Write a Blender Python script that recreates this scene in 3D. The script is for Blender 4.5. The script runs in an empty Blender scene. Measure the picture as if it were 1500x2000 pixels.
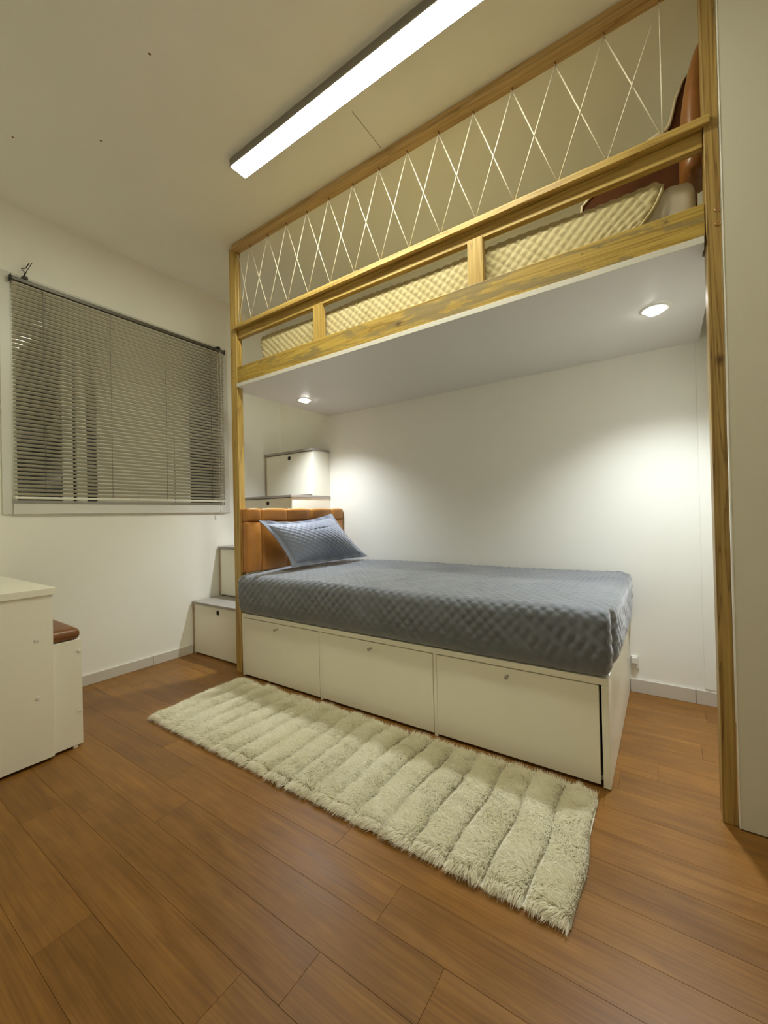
import bpy, bmesh, math, random
import numpy as np
from mathutils import Vector, Matrix

# ------------------------------------------------------------------ camera
S = bpy.context.scene
COL = S.collection
def make_camera():
    yaw, pit, rol = math.radians(34.24345), math.radians(0.44432), math.radians(-1.28598)
    fw = Vector((-math.sin(yaw)*math.cos(pit), math.cos(yaw)*math.cos(pit), math.sin(pit)))
    rt = Vector((math.cos(yaw), math.sin(yaw), 0)); up = rt.cross(fw)
    r2 = rt*math.cos(rol) + up*math.sin(rol); u2 = -rt*math.sin(rol) + up*math.cos(rol)
    m = Matrix((r2, u2, -fw)).transposed().to_4x4()
    m.translation = Vector((2.76653, -1.57777, 0.93705))
    cd = bpy.data.cameras.new('camera'); cd.sensor_fit = 'HORIZONTAL'; cd.sensor_width = 36
    cd.lens = 36*805.19/1500; cd.clip_start = .02
    o = bpy.data.objects.new('camera', cd); COL.objects.link(o); o.matrix_world = m
    S.camera = o
make_camera()
# ------------------------------------------------------------------ world, light levels, exposure
w = bpy.data.worlds.new('night'); S.world = w; w.use_nodes = True
w.node_tree.nodes['Background'].inputs[0].default_value = (.003, .0035, .005, 1)
w.node_tree.nodes['Background'].inputs[1].default_value = 1.0
S.view_settings.view_transform = 'Standard'; S.view_settings.look = 'None'
S.view_settings.gamma = 1; S.view_settings.use_curve_mapping = False
S.view_settings.exposure = 0.0
LED_STRENGTH = 72.0; LED_COLOR = (1.0, 1.0, .79)
SPOT_WATT = 92.0; SPOT_COLOR = (.90, .965, 1.0)
S.cycles.max_bounces = 14; S.cycles.diffuse_bounces = 10
S.cycles.sample_clamp_indirect = 6

# ------------------------------------------------------------------ materials
def mat(name, col=(.8,.8,.8), rough=.5, metal=0, spec=.5, sheen=0, coat=0):
    m = bpy.data.materials.new(name); m.use_nodes = True
    b = m.node_tree.nodes['Principled BSDF']
    b.inputs['Base Color'].default_value = (*col, 1); b.inputs['Roughness'].default_value = rough
    b.inputs['Metallic'].default_value = metal; b.inputs['Specular IOR Level'].default_value = spec
    b.inputs['Sheen Weight'].default_value = sheen; b.inputs['Coat Weight'].default_value = coat
    return m
class N:
    def __init__(s, m): s.m = m; s.t = m.node_tree; s.b = s.t.nodes['Principled BSDF']
    def n(s, typ, **kw):
        x = s.t.nodes.new(typ)
        for k, v in kw.items():
            if k.startswith('i_'): x.inputs[int(k[2:]) if k[2:].isdigit() else k[2:].replace('_', ' ')].default_value = v
            else: setattr(x, k, v)
        return x
    def l(s, a, b): s.t.links.new(a, b)
    def ramp(s, fac, stops):
        r = s.n('ShaderNodeValToRGB'); e = r.color_ramp.elements
        while len(e) < len(stops): e.new(.5)
        for k, (p, c) in enumerate(stops): e[k].position = p; e[k].color = (*c, 1)
        s.l(fac, r.inputs[0]); return r.outputs[0]
    def coord(s, scale, kind='Object', off=None):
        c = s.n('ShaderNodeTexCoord'); mp = s.n('ShaderNodeMapping')
        mp.inputs['Scale'].default_value = scale
        if off is not None: mp.inputs['Location'].default_value = off
        s.l(c.outputs[kind], mp.inputs[0]); return mp.outputs[0]
    def noise(s, vec, scale=5, detail=3, rough=.5, dist=0):
        x = s.n('ShaderNodeTexNoise'); x.inputs['Scale'].default_value = scale; x.inputs['Detail'].default_value = detail
        x.inputs['Roughness'].default_value = rough; x.inputs['Distortion'].default_value = dist
        s.l(vec, x.inputs['Vector']); return x.outputs['Fac']
    def mix(s, fac, a, b, mode='MIX'):
        x = s.n('ShaderNodeMix', data_type='RGBA', blend_type=mode)
        if isinstance(fac, (int, float)): x.inputs[0].default_value = fac
        else: s.l(fac, x.inputs[0])
        for k, v in ((6, a), (7, b)):
            if isinstance(v, tuple): x.inputs[k].default_value = (*v[:3], 1)
            else: s.l(v, x.inputs[k])
        return x.outputs[2]
    def math(s, op, a, b=0.0):
        x = s.n('ShaderNodeMath', operation=op)
        for k, v in ((0, a), (1, b)):
            if isinstance(v, (int, float)): x.inputs[k].default_value = v
            else: s.l(v, x.inputs[k])
        return x.outputs[0]
    def bump(s, h, strength=.2, dist=.002):
        x = s.n('ShaderNodeBump'); x.inputs['Strength'].default_value = strength; x.inputs['Distance'].default_value = dist
        s.l(h, x.inputs['Height']); s.l(x.outputs[0], s.b.inputs['Normal'])

def paint(name, col, rough=.55, amt=.03):
    m = mat(name, col, rough); k = N(m); v = k.coord((1,1,1))
    big = k.noise(v, 1.3, 3); c2 = tuple(c*(1-amt) for c in col); c1 = tuple(min(1, c*(1+amt)) for c in col)
    k.l(k.ramp(big, [(.3, c2), (.7, c1)]), k.b.inputs['Base Color'])
    k.bump(k.noise(v, 160, 2), .12, .0008); return m
M_wall = paint('wall_paint', (.86, .85, .79))
M_ceil = paint('ceiling_paint', (.86, .85, .79))
M_base = paint('baseboard_ceramic', (.60, .56, .49), .3)
M_lam = paint('white_laminate', (.87, .85, .74), .38, .015)
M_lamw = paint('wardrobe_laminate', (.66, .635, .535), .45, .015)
M_lamd = paint('laminate_core', (.42, .30, .19), .6)
M_tread = paint('grey_tread', (.36, .33, .30), .45)
M_frame_w = paint('window_white', (.66, .65, .60), .35)
M_dark = mat('dark_gap', (.02, .016, .014), .8)
M_alu = mat('brushed_metal', (.45, .42, .36), .35, .8)
M_bracket = mat('dark_bracket', (.03, .028, .025), .5, .3)
M_brass = mat('brass_bolt', (.62, .40, .20), .3, 1)
M_hook = mat('rusty_hook', (.28, .12, .05), .45, .6)
M_cord = mat('white_cord', (.78, .72, .58), .7)
M_slat = mat('slat_aluminium', (.72, .69, .58), .4, .2)
M_rail = mat('blind_rail', (.13, .12, .10), .4, .5)
M_ladder = mat('blind_ladder_cord', (.22, .20, .16), .7)
M_plast = mat('white_plastic', (.75, .73, .68), .4)

def pine(name, axis, seed=0, base=((.26,.145,.028), (.45,.29,.072), (.58,.40,.12)), knots=(), stains=False, stretch=.35, xs=16):
    m = mat(name, base[1], .42); k = N(m)
    sc = [xs, xs, xs]; sc[axis] = stretch*2
    v = k.coord(tuple(sc), off=(seed*3.7, seed*1.9, seed*5.1))
    wv = k.n('ShaderNodeTexNoise'); wv.inputs['Scale'].default_value = 1.2; wv.inputs['Detail'].default_value = 3
    wv.inputs['Distortion'].default_value = .5; k.l(v, wv.inputs['Vector'])
    rings = k.math('FRACT', k.math('MULTIPLY', wv.outputs['Fac'], 7.0))
    f2 = [130, 130, 130]; f2[axis] = 3
    fine = k.noise(k.coord(tuple(f2), off=(seed, 0, 0)), 1.0, 3, .6)
    c = k.ramp(rings, [(0, base[1]), (.45, base[2]), (.82, base[1]), (.97, base[0])])
    c = k.mix(.35, c, k.ramp(fine, [(.3, base[0]), (.65, base[2])]))
    tc = k.n('ShaderNodeTexCoord')
    for (p, r) in knots:
        s2 = k.n('ShaderNodeVectorMath', operation='SUBTRACT'); k.l(tc.outputs['Object'], s2.inputs[0]); s2.inputs[1].default_value = (p[0]-1.75, p[1]-.05, p[2])
        s3 = k.n('ShaderNodeVectorMath', operation='MULTIPLY'); k.l(s2.outputs[0], s3.inputs[0])
        q = [1, 1, 1]; q[axis] = .6; s3.inputs[1].default_value = q
        ln = k.n('ShaderNodeVectorMath', operation='LENGTH'); k.l(s3.outputs[0], ln.inputs[0])
        d = k.math('DIVIDE', ln.outputs['Value'], r)
        d = k.math('ADD', d, k.math('MULTIPLY', k.noise(tc.outputs['Object'], 60, 2), .5))
        c = k.mix(k.ramp(d, [(.0, (1,1,1)), (.42, (.85,.85,.85)), (.8, (.3,.3,.3)), (1, (0,0,0))]), c, (.075, .025, .008))
    if stains:
        sv = k.coord((3.2, 10, 15), off=(seed*2.2, 0, 3))
        st = k.noise(sv, 1.3, 5, .65, .4)
        c = k.mix(k.math('MULTIPLY', k.ramp(st, [(.52, (0,0,0)), (.585, (1,1,1))]), .72), c, (.22, .17, .085))
    k.l(c, k.b.inputs['Base Color'])
    k.bump(fine, .15, .001); return m
M_pz = pine('pine_post', 2, 1)
M_pz2 = pine('pine_post_knotted', 2, 2, base=((.13,.065,.014), (.30,.18,.045), (.46,.31,.10)), knots=(((2.912, 0.0, 1.376), .020),), xs=26)
M_px = pine('pine_rail', 0, 3)
M_pbeam = pine('pine_side_beam', 0, 5, base=((.24,.14,.022), (.42,.275,.050), (.54,.37,.085)), knots=(((1.79, 0.0, 1.80), .024), ((2.55, 0, 1.83), .007), ((2.60, 0, 1.835), .007), ((2.79, 0, 1.84), .008)), stains=True)
M_ptop = pine('pine_top_beam', 0, 7, base=((.28,.16,.05), (.44,.28,.10), (.58,.39,.16)))

def laminate_floor():
    m = mat('laminate_plank', (.3,.15,.06), .34, spec=.42); k = N(m)
    oi = k.n('ShaderNodeObjectInfo'); rnd = oi.outputs['Random']
    tc = k.n('ShaderNodeTexCoord'); cm = k.n('ShaderNodeCombineXYZ')
    k.l(k.math('MULTIPLY', rnd, 37.0), cm.inputs[0]); k.l(k.math('MULTIPLY', rnd, 11.0), cm.inputs[1])
    ad = k.n('ShaderNodeVectorMath', operation='ADD'); k.l(tc.outputs['Object'], ad.inputs[0]); k.l(cm.outputs[0], ad.inputs[1])
    def sc(a):
        x = k.n('ShaderNodeVectorMath', operation='MULTIPLY'); k.l(ad.outputs[0], x.inputs[0]); x.inputs[1].default_value = a; return x.outputs[0]
    g1 = k.noise(sc((1.6, 16, 1)), 1.5, 4, .6, .8)
    g2 = k.noise(sc((3, 170, 1)), 1.0, 3, .6)
    g3 = k.noise(sc((9, 14, 1)), 1.0, 2, .5, .3)
    c = k.ramp(g1, [(.28, (.15,.060,.008)), (.5, (.230,.098,.015)), (.72, (.315,.146,.027))])
    c = k.mix(.35, c, k.ramp(g2, [(.3, (.12,.046,.006)), (.65, (.32,.150,.027))]))
    c = k.mix(k.ramp(g3, [(.35, (.25,.25,.25)), (.7, (0,0,0))]), c, (.10,.045,.015))
    tone = k.ramp(rnd, [(0, (.88,.88,.90)), (.5, (1,1,1)), (.8, (1.06,1.06,1.0)), (1, (1.12,1.16,1.05))])
    c = k.mix(1.0, c, tone, 'MULTIPLY')
    k.l(c, k.b.inputs['Base Color'])
    k.l(k.ramp(g1, [(.3, (.34,)*3), (.7, (.42,)*3)]), k.b.inputs['Roughness'])
    k.bump(g2, .12, .0006); return m
M_floor = laminate_floor()

def fabric(name, c1, c2, sheen=.3, rough=.75):
    m = mat(name, c1, rough, sheen=sheen, spec=.3); k = N(m)
    v = k.coord((1,1,1)); a = k.noise(v, 9, 3); k.l(k.ramp(a, [(.3, c1), (.7, c2)]), k.b.inputs['Base Color'])
    k.bump(k.noise(v, 900, 1), .25, .0006); return m
M_blue = fabric('slate_quilt', (.122,.134,.158), (.142,.154,.184), .5, .55)
M_pil = fabric('slate_pillow', (.165,.185,.245), (.195,.215,.285), .5, .5)
M_cream = fabric('cream_quilt', (.46,.38,.19), (.52,.44,.25), .15)
M_core = fabric('mattress_ticking', (.55,.50,.40), (.62,.57,.47), .1, .5)
def leather(name, a, b):
    m = mat(name, a, .38, spec=.5); k = N(m); v = k.coord((1,1,1))
    k.l(k.ramp(k.noise(v, 14, 4), [(.3, a), (.7, b)]), k.b.inputs['Base Color'])
    k.bump(k.noise(v, 260, 3), .25, .0008); return m
M_lea = leather('tan_leather', (.40,.160,.030), (.52,.225,.046))
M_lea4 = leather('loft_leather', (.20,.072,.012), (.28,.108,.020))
M_lea2 = leather('brown_leather', (.17,.062,.014), (.24,.090,.024))
M_pipe = mat('cream_backing', (.78,.66,.46), .7)
M_lea3 = leather('shaded_leather', (.070,.022,.006), (.10,.034,.009)); M_lea3.node_tree.nodes['Principled BSDF'].inputs['Roughness'].default_value = .75; M_lea3.node_tree.nodes['Principled BSDF'].inputs['Specular IOR Level'].default_value = .15  # leather of the rear sheet, its shade put into the colour
def fur_mat():
    m = mat('faux_fur', (.9,.88,.76), .42, spec=.45, sheen=.4); k = N(m)
    v = k.coord((1,1,1)); k.l(k.ramp(k.noise(v, 7, 4, .6), [(.3, (.91,.885,.73)), (.7, (.97,.96,.88))]), k.b.inputs['Base Color'])
    tr = k.n('ShaderNodeBsdfTranslucent'); tr.inputs[0].default_value = (.95, .92, .80, 1)
    mx = k.n('ShaderNodeMixShader'); mx.inputs[0].default_value = .48
    k.l(k.b.outputs[0], mx.inputs[1]); k.l(tr.outputs[0], mx.inputs[2])
    k.l(mx.outputs[0], m.node_tree.nodes['Material Output'].inputs['Surface'])
    return m
M_fur = fur_mat(); M_furbase = mat('fur_base_groove_shade', (.36,.32,.21), .95, spec=.1)  # base under the pile, darkened to draw shadow in the grooves between ribs
def glow(name, col, strength):
    m = mat(name, (.8,.8,.8)); b = m.node_tree.nodes['Principled BSDF']
    b.inputs['Emission Color'].default_value = (*col, 1); b.inputs['Emission Strength'].default_value = strength; return m
M_led = glow('led_diffuser', LED_COLOR, LED_STRENGTH)
M_spot = glow('spot_lens', (1, .97, .9), 25)
def glass():
    m = mat('night_glass', (.9,.9,.9), .02); m.node_tree.nodes['Principled BSDF'].inputs['Transmission Weight'].default_value = 1; return m
M_glass = glass()

# ------------------------------------------------------------------ builders
def prop(o, label=None, cat=None, group=None, kind=None):
    if label: o['label'] = label
    if cat: o['category'] = cat
    if group: o['group'] = group
    if kind: o['kind'] = kind
    return o
def thing(name, label, cat, loc=(0,0,0), group=None):
    o = bpy.data.objects.new(name, None); COL.objects.link(o); o.location = loc; o.empty_display_size = .05
    return prop(o, label, cat, group)
def wloc(o):
    v = Vector((0,0,0))
    while o is not None: v += o.location; o = o.parent
    return v
def link(name, me, m, parent=None, center=True, smooth=False):
    """mesh in world coordinates -> object under parent (all rotations zero)"""
    if m is not None: me.materials.append(m)
    if smooth: me.polygons.foreach_set('use_smooth', [True]*len(me.polygons))
    o = bpy.data.objects.new(name, me); COL.objects.link(o)
    if parent is not None:
        p = wloc(parent); o.parent = parent
        me.transform(Matrix.Translation(-p))
        # keep object-space texture coordinates in world units
        o.location = (0,0,0)
    return o
def bm_box(bm, x0, x1, y0, y1, z0, z1):
    vs = [bm.verts.new((x, y, z)) for z in (z0, z1) for (x, y) in ((x0,y0),(x1,y0),(x1,y1),(x0,y1))]
    for f in ((3,2,1,0),(4,5,6,7),(0,1,5,4),(1,2,6,5),(2,3,7,6),(3,0,4,7)): bm.faces.new([vs[i] for i in f])
def finish(name, bm, m, parent=None, bev=0, seg=2, smooth=False):
    if bev:
        bmesh.ops.bevel(bm, geom=bm.edges[:], offset=bev, segments=seg, affect='EDGES', profile=.5)
    me = bpy.data.meshes.new(name); bm.to_mesh(me); bm.free()
    o = link(name, me, m, parent)
    if smooth:
        for p in me.polygons: p.use_smooth = True
    return o
def box(name, x0, x1, y0, y1, z0, z1, m, parent=None, bev=.001, seg=2):
    bm = bmesh.new(); bm_box(bm, x0, x1, y0, y1, z0, z1); return finish(name, bm, m, parent, bev, seg)
def boxes(name, L, m, parent=None, bev=0):
    bm = bmesh.new()
    for b in L: bm_box(bm, *b)
    return finish(name, bm, m, parent, bev)
def bm_cyl(bm, p0, p1, r0, r1=None, n=16, caps=True):
    p0, p1 = Vector(p0), Vector(p1); r1 = r0 if r1 is None else r1
    d = (p1-p0).normalized(); a = d.orthogonal().normalized(); b = d.cross(a)
    A = [bm.verts.new(p0 + (a*math.cos(t)+b*math.sin(t))*r0) for t in [2*math.pi*i/n for i in range(n)]]
    B = [bm.verts.new(p1 + (a*math.cos(t)+b*math.sin(t))*r1) for t in [2*math.pi*i/n for i in range(n)]]
    for i in range(n):
        j = (i+1) % n; f = bm.faces.new([A[i], A[j], B[j], B[i]]); f.smooth = True
    if caps: bm.faces.new(A[::-1]); bm.faces.new(B)
def bm_tube(bm, pts, r, n=8, closed=False):
    pts = [Vector(p) for p in pts]; rings = []; prev = None
    for i, p in enumerate(pts):
        q0 = pts[max(i-1, 0)]; q1 = pts[min(i+1, len(pts)-1)]
        d = (q1-q0).normalized()
        a = d.orthogonal().normalized() if prev is None else (prev - d*prev.dot(d)).normalized()
        prev = a; b = d.cross(a); rr = r[i] if isinstance(r, (list, tuple)) else r
        rings.append([bm.verts.new(p + (a*math.cos(t)+b*math.sin(t))*rr) for t in [2*math.pi*k/n for k in range(n)]])
    for A, B in zip(rings, rings[1:]):
        for k in range(n):
            f = bm.faces.new([A[k], A[(k+1)%n], B[(k+1)%n], B[k]]); f.smooth = True
    bm.faces.new(rings[0][::-1]); bm.faces.new(rings[-1])
def tube(name, pts, r, m, parent=None, n=8):
    bm = bmesh.new(); bm_tube(bm, pts, r, n); return finish(name, bm, m, parent)
def prism(bm, poly, lo, hi, axis='z'):
    def P(a, b, c): return {'z': (a, b, c), 'y': (a, c, b), 'x': (c, a, b)}[axis]
    A = [bm.verts.new(P(a, b, lo)) for a, b in poly]; B = [bm.verts.new(P(a, b, hi)) for a, b in poly]
    n = len(poly)
    bm.faces.new(A[::-1]); bm.faces.new(B)
    for i in range(n): j = (i+1) % n; bm.faces.new([A[i], A[j], B[j], B[i]])
    bmesh.ops.recalc_face_normals(bm, faces=bm.faces[:])
def np_mesh(name, V, F, m, parent=None, smooth=True):
    V = np.asarray(V, np.float32); F = np.asarray(F, np.int32)
    me = bpy.data.meshes.new(name); k = F.shape[1]
    me.vertices.add(len(V)); me.vertices.foreach_set('co', V.ravel())
    me.loops.add(F.size); me.loops.foreach_set('vertex_index', F.ravel())
    me.polygons.add(len(F)); me.polygons.foreach_set('loop_start', np.arange(0, F.size, k, dtype=np.int32))
    me.polygons.foreach_set('loop_total', np.full(len(F), k, np.int32))
    me.polygons.foreach_set('use_smooth', np.full(len(F), smooth))
    me.update(); me.validate()
    return link(name, me, m, parent)

def cushion_box(lo, hi, r, res, disp=None):
    """grid-surfaced rounded box; disp(P, Q, n) -> displaced points (P on the sharp box, Q on the rounded one)"""
    lo, hi = np.array(lo, float), np.array(hi, float); r = np.array(r, float)*np.ones(3)
    ax = [np.linspace(lo[i], hi[i], max(3, int(round((hi[i]-lo[i])/res))+1)) for i in range(3)]
    PV, PF, off = [], [], 0
    for a in range(3):
        b, c = (a+1) % 3, (a+2) % 3
        for side in (0, 1):
            U, W = np.meshgrid(ax[b], ax[c], indexing='ij')
            P = np.zeros(U.shape+(3,)); P[..., a] = (lo, hi)[side][a]; P[..., b] = U; P[..., c] = W
            nu, nw = U.shape; I = np.arange(nu*nw).reshape(nu, nw)+off
            q = np.stack([I[:-1,:-1], I[1:,:-1], I[1:,1:], I[:-1,1:]], -1).reshape(-1, 4)
            if side == 0: q = q[:, ::-1]
            PV.append(P.reshape(-1, 3)); PF.append(q); off += nu*nw
    P = np.concatenate(PV); F = np.concatenate(PF)
    key = np.round(P*1e5).astype(np.int64)
    _, idx, inv = np.unique(key, axis=0, return_index=True, return_inverse=True)
    P = P[idx]; F = inv.reshape(-1)[F]
    C = np.clip(P, lo+r, hi-r); d = (P-C)/r; ln = np.linalg.norm(d, axis=1, keepdims=True); n = d/np.maximum(ln, 1e-9)
    Q = C + n*r
    nn = n/np.linalg.norm(n, axis=1, keepdims=True)
    if disp is not None: Q = disp(P, Q, nn)
    return Q, F
def quilt(a, b, p, depth, pw=.55):
    u = np.abs(np.sin(np.pi*(a+b)/p)); v = np.abs(np.sin(np.pi*(a-b)/p))
    return depth*(u*v)**pw

# ------------------------------------------------------------------ room shell
X0, X1, Y0, Y1, ZC = 0.0, 3.6, -2.15, 0.903, 2.6
T = .16
wy0, wy1, wz0, wz1 = -.905, .335, 1.035, 2.190        # clear opening of the window
prop(boxes('wall_left', [(-T, 0, Y0-T, wy0, 0, ZC), (-T, 0, wy1, Y1+T, 0, ZC), (-T, 0, wy0, wy1, 0, wz0), (-T, 0, wy0, wy1, wz1, ZC)], M_wall), kind='structure')
prop(box('wall_far', 0, X1, Y1, Y1+T, 0, ZC, M_wall, bev=0), kind='structure')
prop(box('wall_right', X1, X1+T, Y0-T, Y1+T, 0, ZC, M_wall, bev=0), kind='structure')
prop(box('wall_near', 0, X1, Y0-T, Y0, 0, ZC, M_wall, bev=0), kind='structure')
ceil = prop(box('ceiling', -T, X1+T, Y0-T, Y1+T, ZC, ZC+.12, M_ceil, bev=0), kind='structure')
box('plaster_joint', 1.7405, 1.7435, -.24, -.03, ZC-.0006, ZC+.001, mat('joint_grey', (.33,.30,.25), .8), ceil, bev=0)
bm = bmesh.new(); bm_cyl(bm, (1.286, -0.823, ZC-.0006), (1.286, -0.823, ZC+.001), .0045, n=8); finish('nail_mark', bm, M_hook, ceil)
bm = bmesh.new(); bm_cyl(bm, (0.768, -0.775, ZC-.0006), (0.768, -0.775, ZC+.001), .0045, n=8); finish('nail_mark', bm, M_hook, ceil)
bm = bmesh.new(); bm_cyl(bm, (0.484, -1.000, ZC-.0006), (0.484, -1.000, ZC+.001), .0045, n=8); finish('nail_mark', bm, M_hook, ceil)
floor = prop(box('floor', -T, X1+T, Y0-T, Y1+T, -.16, -.009, mat('subfloor', (.045,.02,.008), .8), bev=0), kind='structure')
# planks, laid along x
random.seed(4)
PW, PL = .1165, .934
bm = bmesh.new(); bm_box(bm, .00025, PL-.00025, -PW+.00025, -.00025, -.009, 0)
ed = [e for e in bm.edges if all(v.co.z > -.001 for v in e.verts)]
bmesh.ops.bevel(bm, geom=ed, offset=.0004, segments=1, affect='EDGES')
me_pl = bpy.data.meshes.new('plank'); bm.to_mesh(me_pl); bm.free(); me_pl.materials.append(M_floor)
known = {6: 2.195, 7: 1.435, 8: 2.132, 9: 1.09, 10: 1.614}
cut_cache = {}
for r in range(-8, 21):
    yt = .005 - PW*r
    if yt > Y1+PW-.02 or yt < Y0+.01: continue
    s = known.get(r, random.uniform(0, PL)) % PL - PL
    x = s
    while x < X1-.01:
        a, b, top, bot = max(x, X0), min(x+PL, X1), min(yt, Y1), max(yt-PW, Y0)
        if b-a > .02 and top-bot > .01:
            full = abs(b-a-PL) < 1e-6 and abs(top-bot-PW) < 1e-6
            if full:
                o = bpy.data.objects.new('plank', me_pl); COL.objects.link(o); o.parent = floor; o.location = (a, yt, 0)
            else:
                bm = bmesh.new(); bm_box(bm, a-x+.0004, b-x-.0004, bot-yt+.0004, top-yt-.0004, -.009, 0)
                me = bpy.data.meshes.new('plank'); bm.to_mesh(me); bm.free(); me.materials.append(M_floor)
                o = bpy.data.objects.new('plank', me); COL.objects.link(o); o.parent = floor; o.location = (x, yt, 0)
        x += PL
# baseboards in glazed lengths
def baseboard(name, runs, h):
    o = None
    root = bpy.data.objects.new(name, None); COL.objects.link(root); root['kind'] = 'structure'
    for b in runs: box('baseboard_length', *b[:4], 0.0, h, M_base, root, bev=.0018)
    return root
baseboard('baseboard_left', [(0, .012, Y0, -1.32, ), (0, .012, -1.318, -.219), (0, .012, -.217, .055)], .060)
baseboard('baseboard_far', [(2.600, 2.8695, Y1-.012, Y1), (2.8715, 3.0, Y1-.012, Y1)], .068)
baseboard('baseboard_near', [(0.0, 1.8, Y0, Y0+.012), (1.802, X1, Y0, Y0+.012)], .06)
baseboard('baseboard_right', [(X1-.012, X1, Y0+.013, -1.3), (X1-.012, X1, -1.298, -.07)], .06)
prop(box('trim_1', 2.905, 3.0, Y1-.006, Y1, .076, ZC, M_wall, bev=.002), kind='structure')

# window: white frame around, sliding shutter in the middle, glass at the sides
win = bpy.data.objects.new('window_1', None); COL.objects.link(win); win.location = (0, -.285, 1.03); win['kind'] = 'structure'
fx = .010
ow0, ow1, oz0, oz1 = -.942, .372, .985, 2.232
boxes('casing', [(-.002, fx, ow0, wy0+.004, oz0, oz1), (-.002, fx, wy1-.004, ow1, oz0, oz1), (-.002, fx, wy0+.004, wy1-.004, wz1-.004, oz1), (-.002, fx+.008, wy0+.004, wy1-.004, oz0, wz0+.004)], M_frame_w, win, bev=.0008)
boxes('outer_frame', [(-.13, -.0025, wy0, wy0+.025, wz0, wz1), (-.13, -.0025, wy1-.025, wy1, wz0, wz1), (-.13, -.0025, wy0+.025, wy1-.025, wz0, wz0+.022), (-.13, -.0025, wy0+.025, wy1-.025, wz1-.025, wz1)], M_frame_w, win)
za, zb = wz0+.022, wz1-.025
for (a, b) in ((-.665, -.615), (.06, .10)): box('stile', -.085, -.06, a, b, za, zb, M_frame_w, win)
for (a, b) in ((-.605, -.555), (-.025, .045)): box('stile', -.058, -.035, a, b, za, zb, M_frame_w, win)
box('shutter_panel', -.052, -.038, -.500, -.270, za, zb, M_frame_w, win)
box('shutter_panel', -.052, -.038, -.268, -.030, za, zb, M_frame_w, win)
for zz in (1.60,): box('cross_rail', -.036, -.030, -.500, -.030, zz, zz+.02, M_frame_w, win)
box('glass_pane', -.075, -.070, wy0+.026, -.666, za, zb, M_glass, win, bev=0)
box('glass_pane', -.075, -.070, .101, wy1-.026, za, zb, M_glass, win, bev=0)
box('glass_pane', -.050, -.046, -.554, -.502, za, zb, M_glass, win, bev=0)

# venetian blind
bl = thing('venetian_blind', 'grey aluminium venetian blind half open over the window', 'blind', (.03, -.29, 1.07))
ba, bb = -.903, .328
box('head_rail', .018, .043, ba, bb, 2.186, 2.206, M_rail, bl, bev=.002)
for y in (ba-.004, bb+.001): box('end_cap', .016, .046, y, y+.003, 2.180, 2.212, M_bracket, bl)
for y in (ba+.045, bb-.06): box('bracket', .0105, .047, y, y+.022, 2.2065, 2.222, M_bracket, bl)
tube('tie_cord', [(.03, ba+.052, 2.222), (.028, ba+.060, 2.25), (.026, ba+.045, 2.262), (.028, ba+.064, 2.275), (.026, ba+.078, 2.31)], .0022, M_bracket, bl, 6)
tube('tie_cord', [(.033, ba+.055, 2.222), (.032, ba+.066, 2.26), (.030, ba+.088, 2.312)], .0018, M_bracket, bl, 6)
ns, zt_, zb_ = 52, 2.172, 1.087
tilt = math.radians(29)
bm = bmesh.new(); prof = []
for i in range(5):
    u = (i/4-.5)*.025; h = .0016*(1-(2*i/4-1)**2)
    prof.append((u*math.cos(tilt)-h*math.sin(tilt), u*math.sin(tilt)+h*math.cos(tilt)))
A = [[bm.verts.new((x, y, z+dz)) for x, z in prof] for y in (ba+.004, bb-.004) for dz in (0, .0004)]
for i in range(4):
    bm.faces.new([A[0][i], A[2][i], A[2][i+1], A[0][i+1]]); bm.faces.new([A[1][i+1], A[3][i+1], A[3][i], A[1][i]])
for i in (0, 4): bm.faces.new([A[0][i], A[1][i], A[3][i], A[2][i]])
bmesh.ops.recalc_face_normals(bm, faces=bm.faces[:])
me_s = bpy.data.meshes.new('slat'); bm.to_mesh(me_s); bm.free(); me_s.materials.append(M_slat)
me_s.transform(Matrix.Translation((0, .29, 0)))
for p in me_s.polygons: p.use_smooth = True
for i in range(ns):
    z = zb_ + (zt_-zb_)*i/(ns-1)
    o = bpy.data.objects.new('slat', me_s); COL.objects.link(o); o.parent = bl; o.location = (0, 0, z-1.07)
box('bottom_rail', .018, .043, ba+.003, bb-.003, 1.062, 1.074, M_slat, bl, bev=.002)
for y in (-.774, -.45, -.122, .207):
    tube('ladder_cord', [(.0425, y, 2.186), (.0425, y, 1.074)], .0013, M_ladder, bl, 5)
tube('lift_cord', [(.052, .262, 2.188), (.053, .262, 1.10), (.053, .266, 1.02)], .0012, M_cord, bl, 5)
bm = bmesh.new(); bm_cyl(bm, (.053, .266, 1.022), (.053, .266, .99), .004, .006, 10); finish('cord_tassel', bm, M_plast, bl)
tube('tilt_wand', [(.050, .285, 2.186), (.051, .286, 1.55)], .0022, M_plast, bl, 6)

# ------------------------------------------------------------------ ceiling lamp
lamp = thing('linear_ceiling_lamp', 'long slim linear lamp glowing white on the ceiling', 'ceiling lamp', (1.78, -.35, 2.6))
boxes('housing', [(1.143, 2.42, -.394, -.3905, 2.565, 2.6), (1.143, 2.42, -.3085, -.305, 2.565, 2.6), (1.143, 2.42, -.3905, -.3085, 2.588, 2.6)], mat('lamp_housing', (.30,.28,.25), .4, .3), lamp)
for x in (1.140, 2.42): box('end_cap', x, x+.003, -.394, -.305, 2.5645, 2.6, bpy.data.materials['lamp_housing'], lamp, bev=.0005)
box('diffuser', 1.1435, 2.4195, -.3903, -.3087, 2.5643, 2.587, M_led, lamp, bev=.001)

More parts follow.
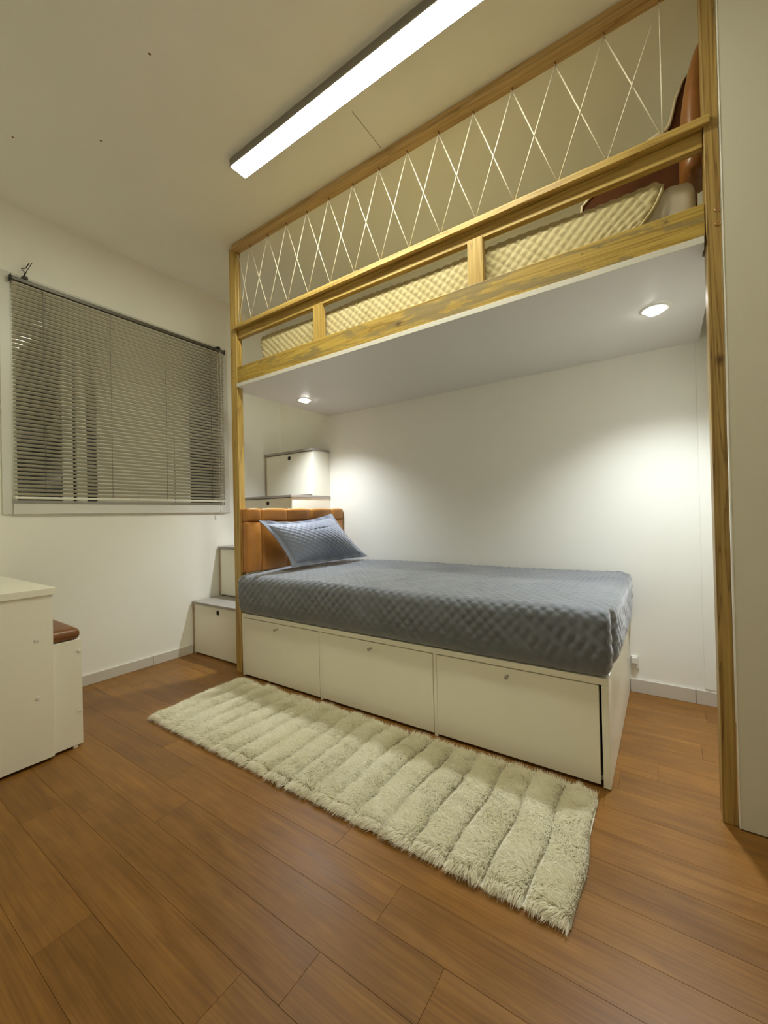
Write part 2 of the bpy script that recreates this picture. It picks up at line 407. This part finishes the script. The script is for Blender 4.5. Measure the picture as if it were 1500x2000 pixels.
# ------------------------------------------------------------------ loft bed frame
lf = thing('loft_bed_frame', 'tall pine loft bed frame with guard rail and white platform', 'bed frame', (1.75, .05, 0))
PLX0, PLX1, PRX0, PRX1 = .572, .630, 2.889, 2.9245
box('post', PLX0, PLX1, 0, .042, 0, 2.598, M_pz, lf, bev=.002)
box('post', PRX0, PRX1, 0, .080, 0, 2.6, M_pz2, lf, bev=.002)
box('hook_beam', PLX1+.001, 2.888, -.020, .030, 2.565, 2.6, M_ptop, lf, bev=.002)
box('cap_rail', .618, 2.904, -.014, -.0005, 2.086, 2.111, M_px, lf, bev=.002).data
box('cap_rail', .632, 2.887, .0005, .045, 2.088, 2.110, M_px, lf, bev=.002)
box('guard_rail', .632, 2.887, .014, .042, 2.038, 2.087, M_px, lf, bev=.002)
box('baluster', 1.262, 1.326, .008, .036, 1.8595, 2.045, M_pz, lf, bev=.002)
box('baluster', 2.126, 2.190, .008, .036, 1.8595, 2.045, M_pz, lf, bev=.002)
box('side_beam', .632, 2.887, .002, .036, 1.7578, 1.8586, M_pbeam, lf, bev=.002)
bm = bmesh.new()
prism(bm, [(.632, -.004), (2.884, -.004), (2.884, .084), (2.920, .084), (2.920, .9015), (.560, .9015), (.560, .046), (.632, .046)], 1.7365, 1.7572)
finish('platform', bm, paint('platform_white', (.72,.70,.66), .4, .01), lf, bev=.0008)
box('end_board', .574, .628, .046, .9, 1.758, 1.80, M_px, lf)
for z in (1.824, 1.782):
    bm = bmesh.new(); bm_cyl(bm, (2.9165, .001, z), (2.9165, -.004, z), .0085, .006, 12); finish('bolt', bm, M_brass, lf)
for z in (1.84, 1.80, 2.06):
    bm = bmesh.new(); bm_cyl(bm, (.60, .001, z), (.60, -.0015, z), .004, .003, 10); finish('screw_head', bm, M_hook, lf)
hx = [.648 if i == 0 else .606+.1559*i for i in range(15)]
ZT, ZB = 2.553, 2.1155
for i, x in enumerate(hx):
    bm = bmesh.new()
    pts = [(x, .014, 2.5655)] + [(x, .014+.0062*math.sin(t), 2.5555-.0062*math.cos(t-math.pi)*-1) for t in [math.pi*2*k/10+0.0 for k in range(11)]]
    bm_tube(bm, pts[1:], .0016, 6); bm_cyl(bm, (x, .014, 2.5655), (x, .014, 2.559), .0016, n=6)
    finish('hook_eye', bm, M_hook, lf)
    if i < 0: pass
for i, x in enumerate(hx):
    bm = bmesh.new(); bm_cyl(bm, (x, .012, 2.1095), (x, .012, 2.1195), .0016, n=6); finish('pin', bm, M_hook, lf)
# the cord
co = thing('guard_cord', 'thin white cord laced in zigzags above the loft guard rail', 'cord', (1.75, .012, 2.11))
def seg(i, j):
    a = Vector((hx[i], .0125, 2.5495)); b = Vector((hx[j], .0105, 2.1185)); s = .0022*(1 if j > i else -1)
    tube('cord_strand', [a+Vector((0, s, 0)), (a+b)/2+Vector((0, s, 0)), b+Vector((0, s, 0))], .00225, M_cord, co, 6)
seg(0, 0); seg(14, 14)
for i in range(15):
    if i+1 < 15: seg(i, i+1)
    if i-1 >= 0: seg(i, i-1)
for i in range(15):
    bm = bmesh.new(); bm_cyl(bm, (hx[i]-.005, .0105, 2.1172), (hx[i]+.005, .0105, 2.1172), .0034, n=8); finish('knot', bm, M_cord, co)

# spotlights let into the platform
def downlight(x, y, tiltx, label):
    d = thing('recessed_spotlight', label, 'spotlight', (x, y, 1.7365), 'spotlights in the loft platform')
    bm = bmesh.new(); n = 32; zs = 1.7361
    R = [(.036, zs-.002), (.040, zs-.005), (.052, zs-.004), (.055, zs-.0002)]
    rings = [[bm.verts.new((x+r*math.cos(2*math.pi*k/n), y+r*math.sin(2*math.pi*k/n), z)) for k in range(n)] for r, z in R]
    for A, B in zip(rings, rings[1:]):
        for k in range(n): f = bm.faces.new([A[k], A[(k+1)%n], B[(k+1)%n], B[k]]); f.smooth = True
    bmesh.ops.recalc_face_normals(bm, faces=bm.faces[:])
    finish('trim_ring', bm, M_plast, d)
    nrm = Vector((math.sin(tiltx), -.10, -1)).normalized(); c = Vector((x, y, zs-.0085))
    bm = bmesh.new(); bm_cyl(bm, c - nrm*.0035, c + nrm*.0035, .033, .030, 28); finish('lamp_lens', bm, M_spot, d)
    ld = bpy.data.lights.new('spot', 'SPOT'); ld.energy = SPOT_WATT; ld.color = SPOT_COLOR; ld.spot_size = math.radians(120); ld.spot_blend = 1.0
    ld.shadow_soft_size = .028
    lo = bpy.data.objects.new('spot_light', ld); COL.objects.link(lo); lo.parent = d
    lo.location = Vector((0, 0, -.016)); lo.rotation_euler = (0, 0, 0)
downlight(2.754, .396, .12, 'round spotlight in the platform nearest the right post')
downlight(.752, .445, -.12, 'round spotlight in the platform above the headboard')

# ------------------------------------------------------------------ upper mattress
um = thing('mattress', 'mattress with cream quilted cover lying on the loft platform', 'mattress', (1.8, .46, 1.758))
def d_core(P, Q, n):
    Q = Q.copy(); f = (n[:, 1] < -.3)
    Q += n*(.004*np.sin(Q[:, 0:1]*90)*np.exp(-((Q[:, 0:1]-2.80)/.03)**2))
    return Q
V, F = cushion_box((.80, .072, 1.762), (2.872, .88, 2.004), (.03, .035, .04), .016, d_core)
np_mesh('mattress_core', V, F, M_core, um)
def d_up(P, Q, n):
    a, b = Q[:, 0], Q[:, 1] - (2.03-P[:, 2])*(n[:, 1] < .2)
    fade = np.clip((P[:, 2]-1.77)/.03, 0, 1)
    h = quilt(a, b, .040, .0062, .42)*fade
    Q = Q + n*h[:, None]
    Q[:, 2] += .004*np.sin(Q[:, 0]*9)*(n[:, 2] > .2)
    right = np.clip((Q[:, 0]-2.55)/.24, 0, 1)
    Q[:, 0] -= right*.050*np.clip((2.02-Q[:, 2])/.12, 0, 1.5)**2.2
    left = np.clip((1.0-Q[:, 0])/.2, 0, 1)
    Q[:, 0] += left*.02*np.clip((2.0-Q[:, 2])/.13, 0, 1)
    return Q
V, F = cushion_box((.785, .052, 1.762), (2.785, .885, 2.022), (.022, .03, .035), .0052, d_up)
np_mesh('quilted_cover', V, F, M_cream, um)
pts = []
for i in range(9):
    z = 1.998 - .146*i/8; y = .049 + (.010*(1-i/1.5) if i < 1.5 else 0)
    pts.append((2.785-.050*np.clip((2.02-z)/.12, 0, 1.5)**2.2 + .002, y, z))
tube('edge_binding', pts, .0045, M_cream, um)

# leather piece slumped at the loft's right end
sl = thing('leather_backrest', 'brown leather backrest slumped against the right end of the loft', 'backrest', (2.85, .2, 2.03))
def d_roll(P, Q, n):
    Q = Q.copy(); t = np.clip((Q[:, 2]-2.04)/.40, 0, 1)
    c = 2.9185
    Q[:, 0] = c + (Q[:, 0]-c)*(1-.55*t**4.0)
    Q[:, 0] += .004*np.sin(Q[:, 1]*60)*(1-t)
    return Q
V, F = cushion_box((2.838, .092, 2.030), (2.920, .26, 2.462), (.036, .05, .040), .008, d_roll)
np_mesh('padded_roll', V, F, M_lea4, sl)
prof = [(2.89, 2.52), (2.862, 2.505), (2.855, 2.494), (2.845, 2.468), (2.834, 2.441), (2.826, 2.405), (2.818, 2.373), (2.812, 2.355), (2.802, 2.343), (2.775, 2.334), (2.745, 2.322), (2.68, 2.285), (2.595, 2.238), (2.545, 2.209), (2.515, 2.185), (2.50, 2.05)]
bm = bmesh.new(); prism(bm, [(2.89, 2.035)] + prof + [(2.50, 2.035)], .292, .312, 'y'); finish('leather_sheet', bm, M_lea3, sl)
rad = [.003, .003, .0035, .004, .004, .004, .0045, .005, .0065, .009, .010, .008, .006, .004, .004, .004]
tube('raw_edge', [(x, .287, z) for x, z in prof], [q*1.25 for q in rad], M_pipe, sl)

# ------------------------------------------------------------------ lower bed: storage base
sb = thing('storage_bed_base', 'low white storage base with three flap doors under the blue mattress', 'bed base', (1.63, .43, 0))
CX0, CX1, CY0, CY1, CZ = .664, 2.598, -.022, .886, .3714
box('top_board', CX0, CX1, CY0, CY1, .3485, CZ, M_lam, sb, bev=.001)
box('side_panel', CX0, CX0+.018, CY0, CY1, .004, .348, M_lam, sb, bev=.001)
box('side_panel', CX1-.022, CX1, CY0, CY1, .004, .348, M_lam, sb, bev=.001)
box('back_panel', CX0+.0185, CX1-.0225, CY1-.018, CY1-.001, .01, .348, M_lam, sb)
box('base_board', CX0+.0185, CX1-.0225, CY0+.03, CY1-.019, .012, .028, M_lam, sb)
doors = [(.6835, 1.2850), (1.3045, 1.9385), (1.9580, 2.5680)]
for x0, x1 in ((1.2870, 1.3025), (1.9405, 1.9560)): box('divider', x0, x1, CY0+.002, CY1-.02, .0285, .348, M_lam, sb, bev=.0008)
for x0, x1 in ((1.2870, 1.3025), (1.9405, 1.9560)): box('divider_foot', x0, x1, CY0+.002, CY0+.028, .0, .028, M_lam, sb, bev=.0008)
for (x0, x1), kx in zip(doors, (.972, 1.617, 2.259)):
    d = box('door', x0, x1, CY0, CY0+.016, .012, .3445, M_lam, sb, bev=.001)
    bm = bmesh.new(); z = .316
    bm_cyl(bm, (kx, CY0, z), (kx, CY0-.018, z), .0042, .0042, 14); bm_cyl(bm, (kx, CY0-.0165, z), (kx, CY0-.023, z), .0072, .0068, 18)
    finish('knob', bm, M_alu, d)
box('plinth', CX0+.03, CX1-.03, CY0+.035, CY0+.05, 0, .0115, M_dark, sb, bev=0)
box('side_foot', CX0+.02, CX0+.05, .1, .8, 0, .0115, M_dark, sb, bev=0)

# lower mattress in its quilted cover
MX0, MX1, MY0, MY1, MZ0, MZ1 = .646, 2.606, -.034, .880, .3728, .598
def d_low(P, Q, n):
    front = n[:, 1] < -.35; end = n[:, 0] > .6
    drop = np.clip(MZ1-P[:, 2], 0, 1)
    a = np.where(end & (np.abs(P[:, 0]-MX1) < 1e-6), MX1+drop, Q[:, 0])
    b = np.where(P[:, 1] <= MY0+1e-6, MY0-drop, Q[:, 1])
    low = np.clip((P[:, 2]-MZ0-.02)/.05, 0, 1)
    h = quilt(a, b, .047, .0065, .42)*(.15+.85*low)*(n[:, 2] > -.3)
    h = h*(.72+.28*np.sin(Q[:, 0]*13+3*np.sin(Q[:, 1]*7))*np.sin(Q[:, 1]*11+Q[:, 2]*19+Q[:, 0]*5)) + .0012*np.sin(Q[:, 0]*37+Q[:, 2]*60)*np.sin(Q[:, 1]*31+Q[:, 2]*25)
    Q = Q + n*h[:, None]
    # soft crown, slight sag towards the long edge, belly of the side
    u = (Q[:, 1]-MY0)/(MY1-MY0); top = n[:, 2] > .1
    Q[:, 2] += np.where(top, .016*np.clip(u*3, 0, 1) + .003*np.sin(Q[:, 0]*5+1), 0)
    # rounded belly on the long side
    zz = np.clip((Q[:, 2]-MZ0)/(MZ1-MZ0), 0, 1)
    Q[:, 1] -= np.where(front, .010*np.sin(np.pi*zz), 0)
    # vertical puckers near the foot and folds
    foot = np.clip((Q[:, 0]-2.15)/.4, 0, 1)
    Q[:, 1] += np.where(front, foot*.0016*np.sin(Q[:, 0]*170+4*np.sin(Q[:, 2]*20)), 0)
    # hospital-corner pleat at the foot end
    Q[:, 0] -= np.where(end, .042*np.exp(-((Q[:, 1]-(MY0+.075+.03*(1-zz)))/.030)**2)*np.clip((1.02-zz)*2.2, 0, 1), 0)
    Q[:, 0] += np.where(end, .012*np.clip(u*4, 0, 1), 0)
    Q[:, 2] = np.where(Q[:, 0] < .712, np.minimum(Q[:, 2], .602), Q[:, 2])
    return Q
V, F = cushion_box((MX0, MY0, MZ0), (MX1, MY1, MZ1), (.030, .030, .042), .0058, d_low)
prop(np_mesh('mattress', V, F, M_blue), 'single mattress in slate blue quilted cover on the white storage base', 'mattress')

# headboard
hb = thing('headboard', 'tufted tan leather headboard behind the blue pillow', 'headboard', (.66, .45, .62))
box('backing_board', .6325, .648, .004, .898, .605, .992, M_lea, hb, bev=.003)
ys = [.002, .110, .325, .545, .765, .898]; zs_ = [.606, .915, .998]
for a, b in zip(ys, ys[1:]):
    for c, d in zip(zs_, zs_[1:]):
        def dt(P, Q, n, a=a, b=b, c=c, d=d):
            u = (Q[:, 1]-a)/(b-a); v = (Q[:, 2]-c)/(d-c)
            # corners that meet a button sink deepest
            s = np.clip(np.sin(np.pi*np.clip(u, 0, 1))*np.sin(np.pi*np.clip(v, 0, 1)), 0, 1)**.5
            if d > .99: s = np.clip(np.sin(np.pi*np.clip(u, 0, 1))*np.sin(np.pi*.5*np.clip(v, 0, 1)+.0), 0, 1)**.45*.85
            Q = Q.copy(); m = n[:, 0] > -.2; Q[:, 0] += np.where(m, .020*s-.006, 0)
            if d > .99: Q[:, 2] -= np.where(n[:, 2] > .2, .006*(1-np.sin(np.pi*np.clip(u, 0, 1))**.4), 0)
            return Q
        V, F = cushion_box((.6485, a, c), (.698, b, d), (.015, .009, .012 if d > .99 else .009), .007, dt)
        np_mesh('tufted_panel', V, F, M_lea, hb)

# pillow with flanged sham
def pillow():
    BL, BR, TL, TR = map(np.array, ((.915, .155, .632), (.965, .842, .638), (.762, .034, .922), (.782, .668, .958)))
    n = 90; m = 60
    def surf(u, v, side):
        # u along the width, v up; edges sag inwards
        w0 = (1-u)[..., None]; u_ = u[..., None]; v_ = v[..., None]
        P = (BL*w0+BR*u_)*(1-v_) + (TL*w0+TR*u_)*v_
        up = (TL-BL+TR-BR)/2; rt = (BR-BL+TR-TL)/2
        nrm = np.cross(rt, up); nrm = nrm/np.linalg.norm(nrm)
        sag = .105*np.sin(np.pi*u)*np.sign(.5-v)*np.abs(2*v-1)**2
        P = P + sag[..., None]*up*np.where(v_ > .5, .95, .25)
        sg2 = .05*np.sin(np.pi*v)*(1-2*u)*np.abs(2*u-1)
        P = P + sg2[..., None]*rt
        fl = .085
        a = np.clip((u-fl*.55)/(1-1.1*fl), 0, 1); b = np.clip((v-fl)/(1-2*fl), 0, 1)
        t = (np.sin(np.pi*a)**.55)*(np.sin(np.pi*b)**.55)
        t = np.nan_to_num(t)
        th = .086*t + .0022
        q = quilt(u*.72, v*.46, .046, .0048, .42)*np.clip(t*3, 0, 1)
        # press crease
        cr = .006*np.exp(-((v-.62-.15*(u-.5))/.018)**2)*np.exp(-((u-.55)/.16)**2)
        wr = .0025*np.sin(40*u+9*v)*(t < .05)
        return P + ((th*side) + (q - cr)*side + wr)[..., None]*nrm
    uu = (1-np.cos(np.linspace(0, np.pi, n)))/2*.6 + np.linspace(0, 1, n)*.4
    vv = (1-np.cos(np.linspace(0, np.pi, m)))/2*.6 + np.linspace(0, 1, m)*.4
    n2, m2 = 150, 100
    uu = np.interp(np.linspace(0, 1, n2), np.linspace(0, 1, n), uu); vv = np.interp(np.linspace(0, 1, m2), np.linspace(0, 1, m), vv)
    U, W = np.meshgrid(uu, vv, indexing='ij')
    A = surf(U, W, 1.0).reshape(-1, 3); B = surf(U, W, -.75).reshape(-1, 3)
    I = np.arange(n2*m2).reshape(n2, m2); q = np.stack([I[:-1,:-1], I[1:,:-1], I[1:,1:], I[:-1,1:]], -1).reshape(-1, 4)
    k = n2*m2; F = [q, q[:, ::-1]+k]
    loop = np.concatenate([I[:, 0], I[-1, 1:], I[-2::-1, -1], I[0, -2:0:-1]])
    nx = np.roll(loop, -1); F.append(np.stack([loop, loop+k, nx+k, nx], -1))
    V = np.concatenate([A, B]); return V, np.concatenate(F)
V, F = pillow()
V[:, 2] = np.maximum(V[:, 2], .6215)
prop(np_mesh('pillow', V, F, M_pil), 'slate blue quilted pillow leaning on the tan headboard', 'pillow')

# ------------------------------------------------------------------ storage stairs
st = thing('storage_staircase', 'white box staircase with grey treads between window wall and beds', 'staircase', (.29, .45, 0))
sx0, sx1 = .014, .560
fy = [.060, .272, .496, .720]; tz = [.3665, .734, 1.100, 1.4632]
def door_with_hole(x0, x1, y, z0, z1, hx_, hz, r, parent):
    bm = bmesh.new(); n = 24; th = .016
    def ringv(yy):
        inner = [bm.verts.new((hx_+r*math.cos(t), yy, hz+r*math.sin(t))) for t in [2*math.pi*(k+.5)/n for k in range(n)]]
        outer = []
        for k in range(n):
            t = 2*math.pi*(k+.5)/n; c, s = math.cos(t), math.sin(t)
            fx_ = ((x1-hx_) if c > 0 else (hx_-x0))/max(abs(c), 1e-6); fz_ = ((z1-hz) if s > 0 else (hz-z0))/max(abs(s), 1e-6)
            f = min(fx_, fz_); outer.append((hx_+f*c, yy, hz+f*s))
        # snap the four nearest rays to the corners
        for cx_, cz_ in ((x0, z0), (x1, z0), (x1, z1), (x0, z1)):
            k = min(range(n), key=lambda i: (math.atan2(outer[i][2]-hz, outer[i][0]-hx_)-math.atan2(cz_-hz, cx_-hx_))**2)
            outer[k] = (cx_, yy, cz_)
        outer = [bm.verts.new(p) for p in outer]; return inner, outer
    a, b = ringv(y), ringv(y+th)
    for k in range(n):
        j = (k+1) % n
        bm.faces.new([a[0][k], a[0][j], a[1][j], a[1][k]]); bm.faces.new([b[0][j], b[0][k], b[1][k], b[1][j]])
        bm.faces.new([a[1][k], a[1][j], b[1][j], b[1][k]]); bm.faces.new([a[0][j], a[0][k], b[0][k], b[0][j]])
    bmesh.ops.recalc_face_normals(bm, faces=bm.faces[:])
    d = finish('door', bm, M_lam, parent)
    bm = bmesh.new(); bm_cyl(bm, (hx_, y+.002, hz), (hx_, y+th-.001, hz), r*.985, n=24); finish('finger_hole_shade', bm, M_dark, d)  # near-black plug paints the unlit inside of the hole
    return d
for i in range(4):
    z0 = 0 if i == 0 else tz[i-1]; y = fy[i]; z1 = tz[i]; yb = .900
    # carcass: left, right sides, back, bottom
    L = [(sx0, sx0+.016, y, yb, z0+.0005, z1-.018), (sx1-.018, sx1, y, yb, z0+.0005, z1-.018), (sx0+.016, sx1-.018, yb-.012, yb, z0+.0005, z1-.018), (sx0+.016, sx1-.018, y+.022, yb-.012, z0+.0005, z0+.014)]
    boxes('step_box', L, M_lam, st)
    box('edge_strip', sx0-.0005, sx0+.011, y-.0022, y-.0002, z0+.002, z1-.018, M_lamd, st, bev=0)
    box('tread', sx0-.002, sx1+.006, y-.012, yb, z1-.0175, z1-.0005, M_tread, st, bev=.001)
    door_with_hole(sx0+.018, sx1-.0195, y, z0+.012, z1-.022, .298, z1-.055, .0175, st)

# ------------------------------------------------------------------ socket, wardrobe
so = thing('wall_socket', 'small white wall socket low behind the foot of the bed', 'socket', (2.62, .902, .15))
box('face_plate', 2.604, 2.640, .8945, .9025, .122, .186, M_plast, so, bev=.002)
box('plug', 2.610, 2.634, .876, .894, .150, .182, M_plast, so, bev=.003)
wd = thing('wardrobe', 'tall plain off-white wardrobe panel beside the right pine post', 'wardrobe', (3.25, .4, 0))
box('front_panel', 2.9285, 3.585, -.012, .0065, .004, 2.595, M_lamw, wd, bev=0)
box('edge_band', 2.9262, 2.9284, -.013, .0065, .004, 2.595, mat('white_edge_band', (.86,.84,.78), .3), wd, bev=.0005)
boxes('carcass', [(3.002, 3.02, .007, .890, 0.0, 2.595), (3.566, 3.585, .007, .890, 0.0, 2.595), (3.02, 3.566, .880, .890, 0.0, 2.595), (3.02, 3.566, .007, .880, .04, .058), (3.02, 3.566, .007, .880, 2.57, 2.595)], M_lam, wd)

# ------------------------------------------------------------------ desk and bench at the left
dk = thing('desk', 'white desk with panel side at the left edge of the room', 'desk', (.36, -1.5, 0))
box('desktop', .002, .752, -2.14, -.957, .6515, .679, M_lam, dk, bev=.0015)
box('side_panel', .7282, .7455, -2.09, -.966, .012, .651, M_lam, dk, bev=.001)
box('leg_panel', .03, .048, -2.09, -.9515, 0, .651, M_lam, dk, bev=.001)
for y in (-1.75, -2.05): box('glide', .730, .744, y-.012, y+.012, 0, .0118, M_plast, dk, bev=.001)
for y, z in ((-1.003, .481), (-1.002, .257)):
    bm = bmesh.new(); bm_cyl(bm, (.7455, y-.016, z), (.748, y-.016, z), .0085, .0060, 16); finish('screw_cap', bm, M_plast, dk)
be = thing('bench', 'low white bench with brown leather seat pushed in behind the desk', 'bench', (.45, -1.1, 0))
BX = .7275
boxes('carcass', [(.062, BX, -1.38, -.863, .430, .4466), (BX-.018, BX, -1.38, -.863, .012, .430), (.062, .080, -1.38, -.863, .0, .430), (.080, BX-.018, -.881, -.863, .012, .430)], M_lam, be, bev=.0008)
box('glide', BX-.016, BX-.002, -.897, -.880, 0, .0118, M_plast, be, bev=.001)
for z in (.398, .150):
    bm = bmesh.new(); bm_cyl(bm, (BX, -.874, z), (BX+.0025, -.874, z), .0075, .0055, 16); finish('screw_cap', bm, M_plast, be)
def d_seat(P, Q, n):
    Q = Q.copy(); u = (Q[:, 0]-.07)/(BX-.07); v = (Q[:, 1]+1.38)/.53
    Q[:, 2] += np.where(n[:, 2] > 0, .018*np.sin(np.pi*np.clip(u, 0, 1))**.6*np.sin(np.pi*np.clip(v, 0, 1))**.6, 0); return Q
V, F = cushion_box((.07, -1.38, .447), (BX-.001, -.864, .492), (.02, .02, .020), .012, d_seat)
np_mesh('seat_cushion', V, F, M_lea2, be)

# ------------------------------------------------------------------ shaggy rug
rug = thing('shag_rug', 'long cream faux fur rug with ribbed pile on the wooden floor', 'rug', (1.65, -.34, 0))
RX0, RX1, RY0, RY1, NR = .735, 2.572, -.597, -.090, 18
rp = (RX1-RX0)/NR
bm = bmesh.new()
top = []
nseg = 60
pol = [(RX0+.006+(RX1-RX0-.008)*i/nseg, RY0+.002+.004*math.sin(i*.9)+.003*math.sin(i*2.3)) for i in range(nseg+1)] + [(RX1-.004-(RX1-RX0-.010)*i/nseg, RY1-.006+.004*math.sin(i*1.7)) for i in range(nseg+1)]
prism(bm, pol, .0005, .0055); finish('backing', bm, mat('rug_backing', (.72,.68,.56), .8), rug)
rng = np.random.default_rng(7)
def smooth_noise(x, y, seed, f):
    r = np.random.default_rng(seed); s = 0
    for k in range(5):
        a, b, c = r.uniform(-1, 1, 3); s = s + np.sin(f*(a*x+b*y)*(1+k*.6)+c*9)
    return s/5
for k in range(NR):
    x0, x1 = RX0+rp*k, RX0+rp*(k+1)
    j0, j1 = rng.uniform(-.006, .006), rng.uniform(-.007, .007)
    y0, y1 = RY0+.006+j0*.5, RY1-.004+j1
    nx, ny = 9, 60
    U, W = np.meshgrid(np.linspace(0, 1, nx), np.linspace(0, 1, ny), indexing='ij')
    def hgt(u, w):
        e = np.clip(np.minimum(w, 1-w)*16, 0, 1)**.5
        return .0062 + .022*np.clip(1-np.abs(2*u-1)**3.0, 0, 1)**.8*e
    def bend(x, y): return x + .006*np.sin(y*9+k*.7) + .003*np.sin(y*23+k)
    Y = y0+(y1-y0)*W; X = bend(x0+rp*U, Y)
    V0 = np.stack([X, Y, hgt(U, W)], -1).reshape(-1, 3)
    I = np.arange(nx*ny).reshape(nx, ny); Q0 = np.stack([I[:-1,:-1], I[1:,:-1], I[1:,1:], I[:-1,1:]], -1).reshape(-1, 4)
    F0 = np.concatenate([Q0[:, [0,1,2]], Q0[:, [0,2,3]]])
    nb = 13000
    u = rng.uniform(.038, .962, nb); wv = rng.uniform(0.0, 1.0, nb)
    y = y0+(y1-y0)*wv; x = bend(x0+rp*u, y); z = hgt(u, wv)-.001
    base = np.stack([x, y, z], -1)
    nrm = np.stack([(2*u-1)*.25, np.where(wv < .03, -.7, np.where(wv > .97, .7, 0)), np.full(nb, .9)], -1)
    ang = 2.2*smooth_noise(x, y, 3, 14) + 1.5*smooth_noise(x, y, 4, 40) - 1.9
    lay = np.stack([np.cos(ang), np.sin(ang), np.zeros(nb)], -1)
    if k == NR-1: lay[:, 0] += np.where(u > .9, 1.6, 0)
    if k == 0: lay[:, 0] -= np.where(u < .1, 1.2, 0)
    amt = .70 + .30*smooth_noise(x, y, 5, 22)
    edge = np.clip((np.abs(2*u-1)-.45)/.4, 0, 1)
    lay[:, 0] = lay[:, 0]*(1-edge) - np.sign(u-.5)*edge*.22
    endf = np.where(wv < .04, -1.0, np.where(wv > .965, 1.0, 0.0)); lay[:, 1] += endf*1.1
    d1 = nrm*.55 + lay*amt[:, None] + rng.normal(0, .22, (nb, 3)); d1 /= np.linalg.norm(d1, axis=1, keepdims=True)
    d2 = d1*.75 + lay*.5 + np.array([0, 0, -.30]) + rng.normal(0, .22, (nb, 3)); d2 /= np.linalg.norm(d2, axis=1, keepdims=True)
    L = (rng.uniform(.009, .018, nb)*(1+.6*np.abs(endf)))[:, None]
    mid = base + d1*L*.6; tip = mid + d2*L*.65
    mid[:, 2] = np.maximum(mid[:, 2], .004); tip[:, 2] = np.maximum(tip[:, 2], .003)
    side = np.cross(d1, rng.normal(0, 1, (nb, 3))); side /= np.linalg.norm(side, axis=1, keepdims=True); wd_ = rng.uniform(.0007, .0012, nb)[:, None]
    V1 = np.stack([base-side*wd_, base+side*wd_, mid+side*wd_*.8, mid-side*wd_*.8, tip], 1).reshape(-1, 3)
    J = np.arange(nb)[:, None]*5 + len(V0)
    F1 = np.concatenate([J+np.array([[0,1,2]]), J+np.array([[0,2,3]]), J+np.array([[3,2,4]])])
    V0[:, 2] -= .002
    fr = np_mesh('fur_rib', np.concatenate([V0, V1]), np.concatenate([F0, F1]), M_fur, rug)
    fr.data.materials.append(M_furbase); fr.data.polygons.foreach_set('material_index', np.r_[np.ones(len(F0), np.int32), np.zeros(len(F1), np.int32)])
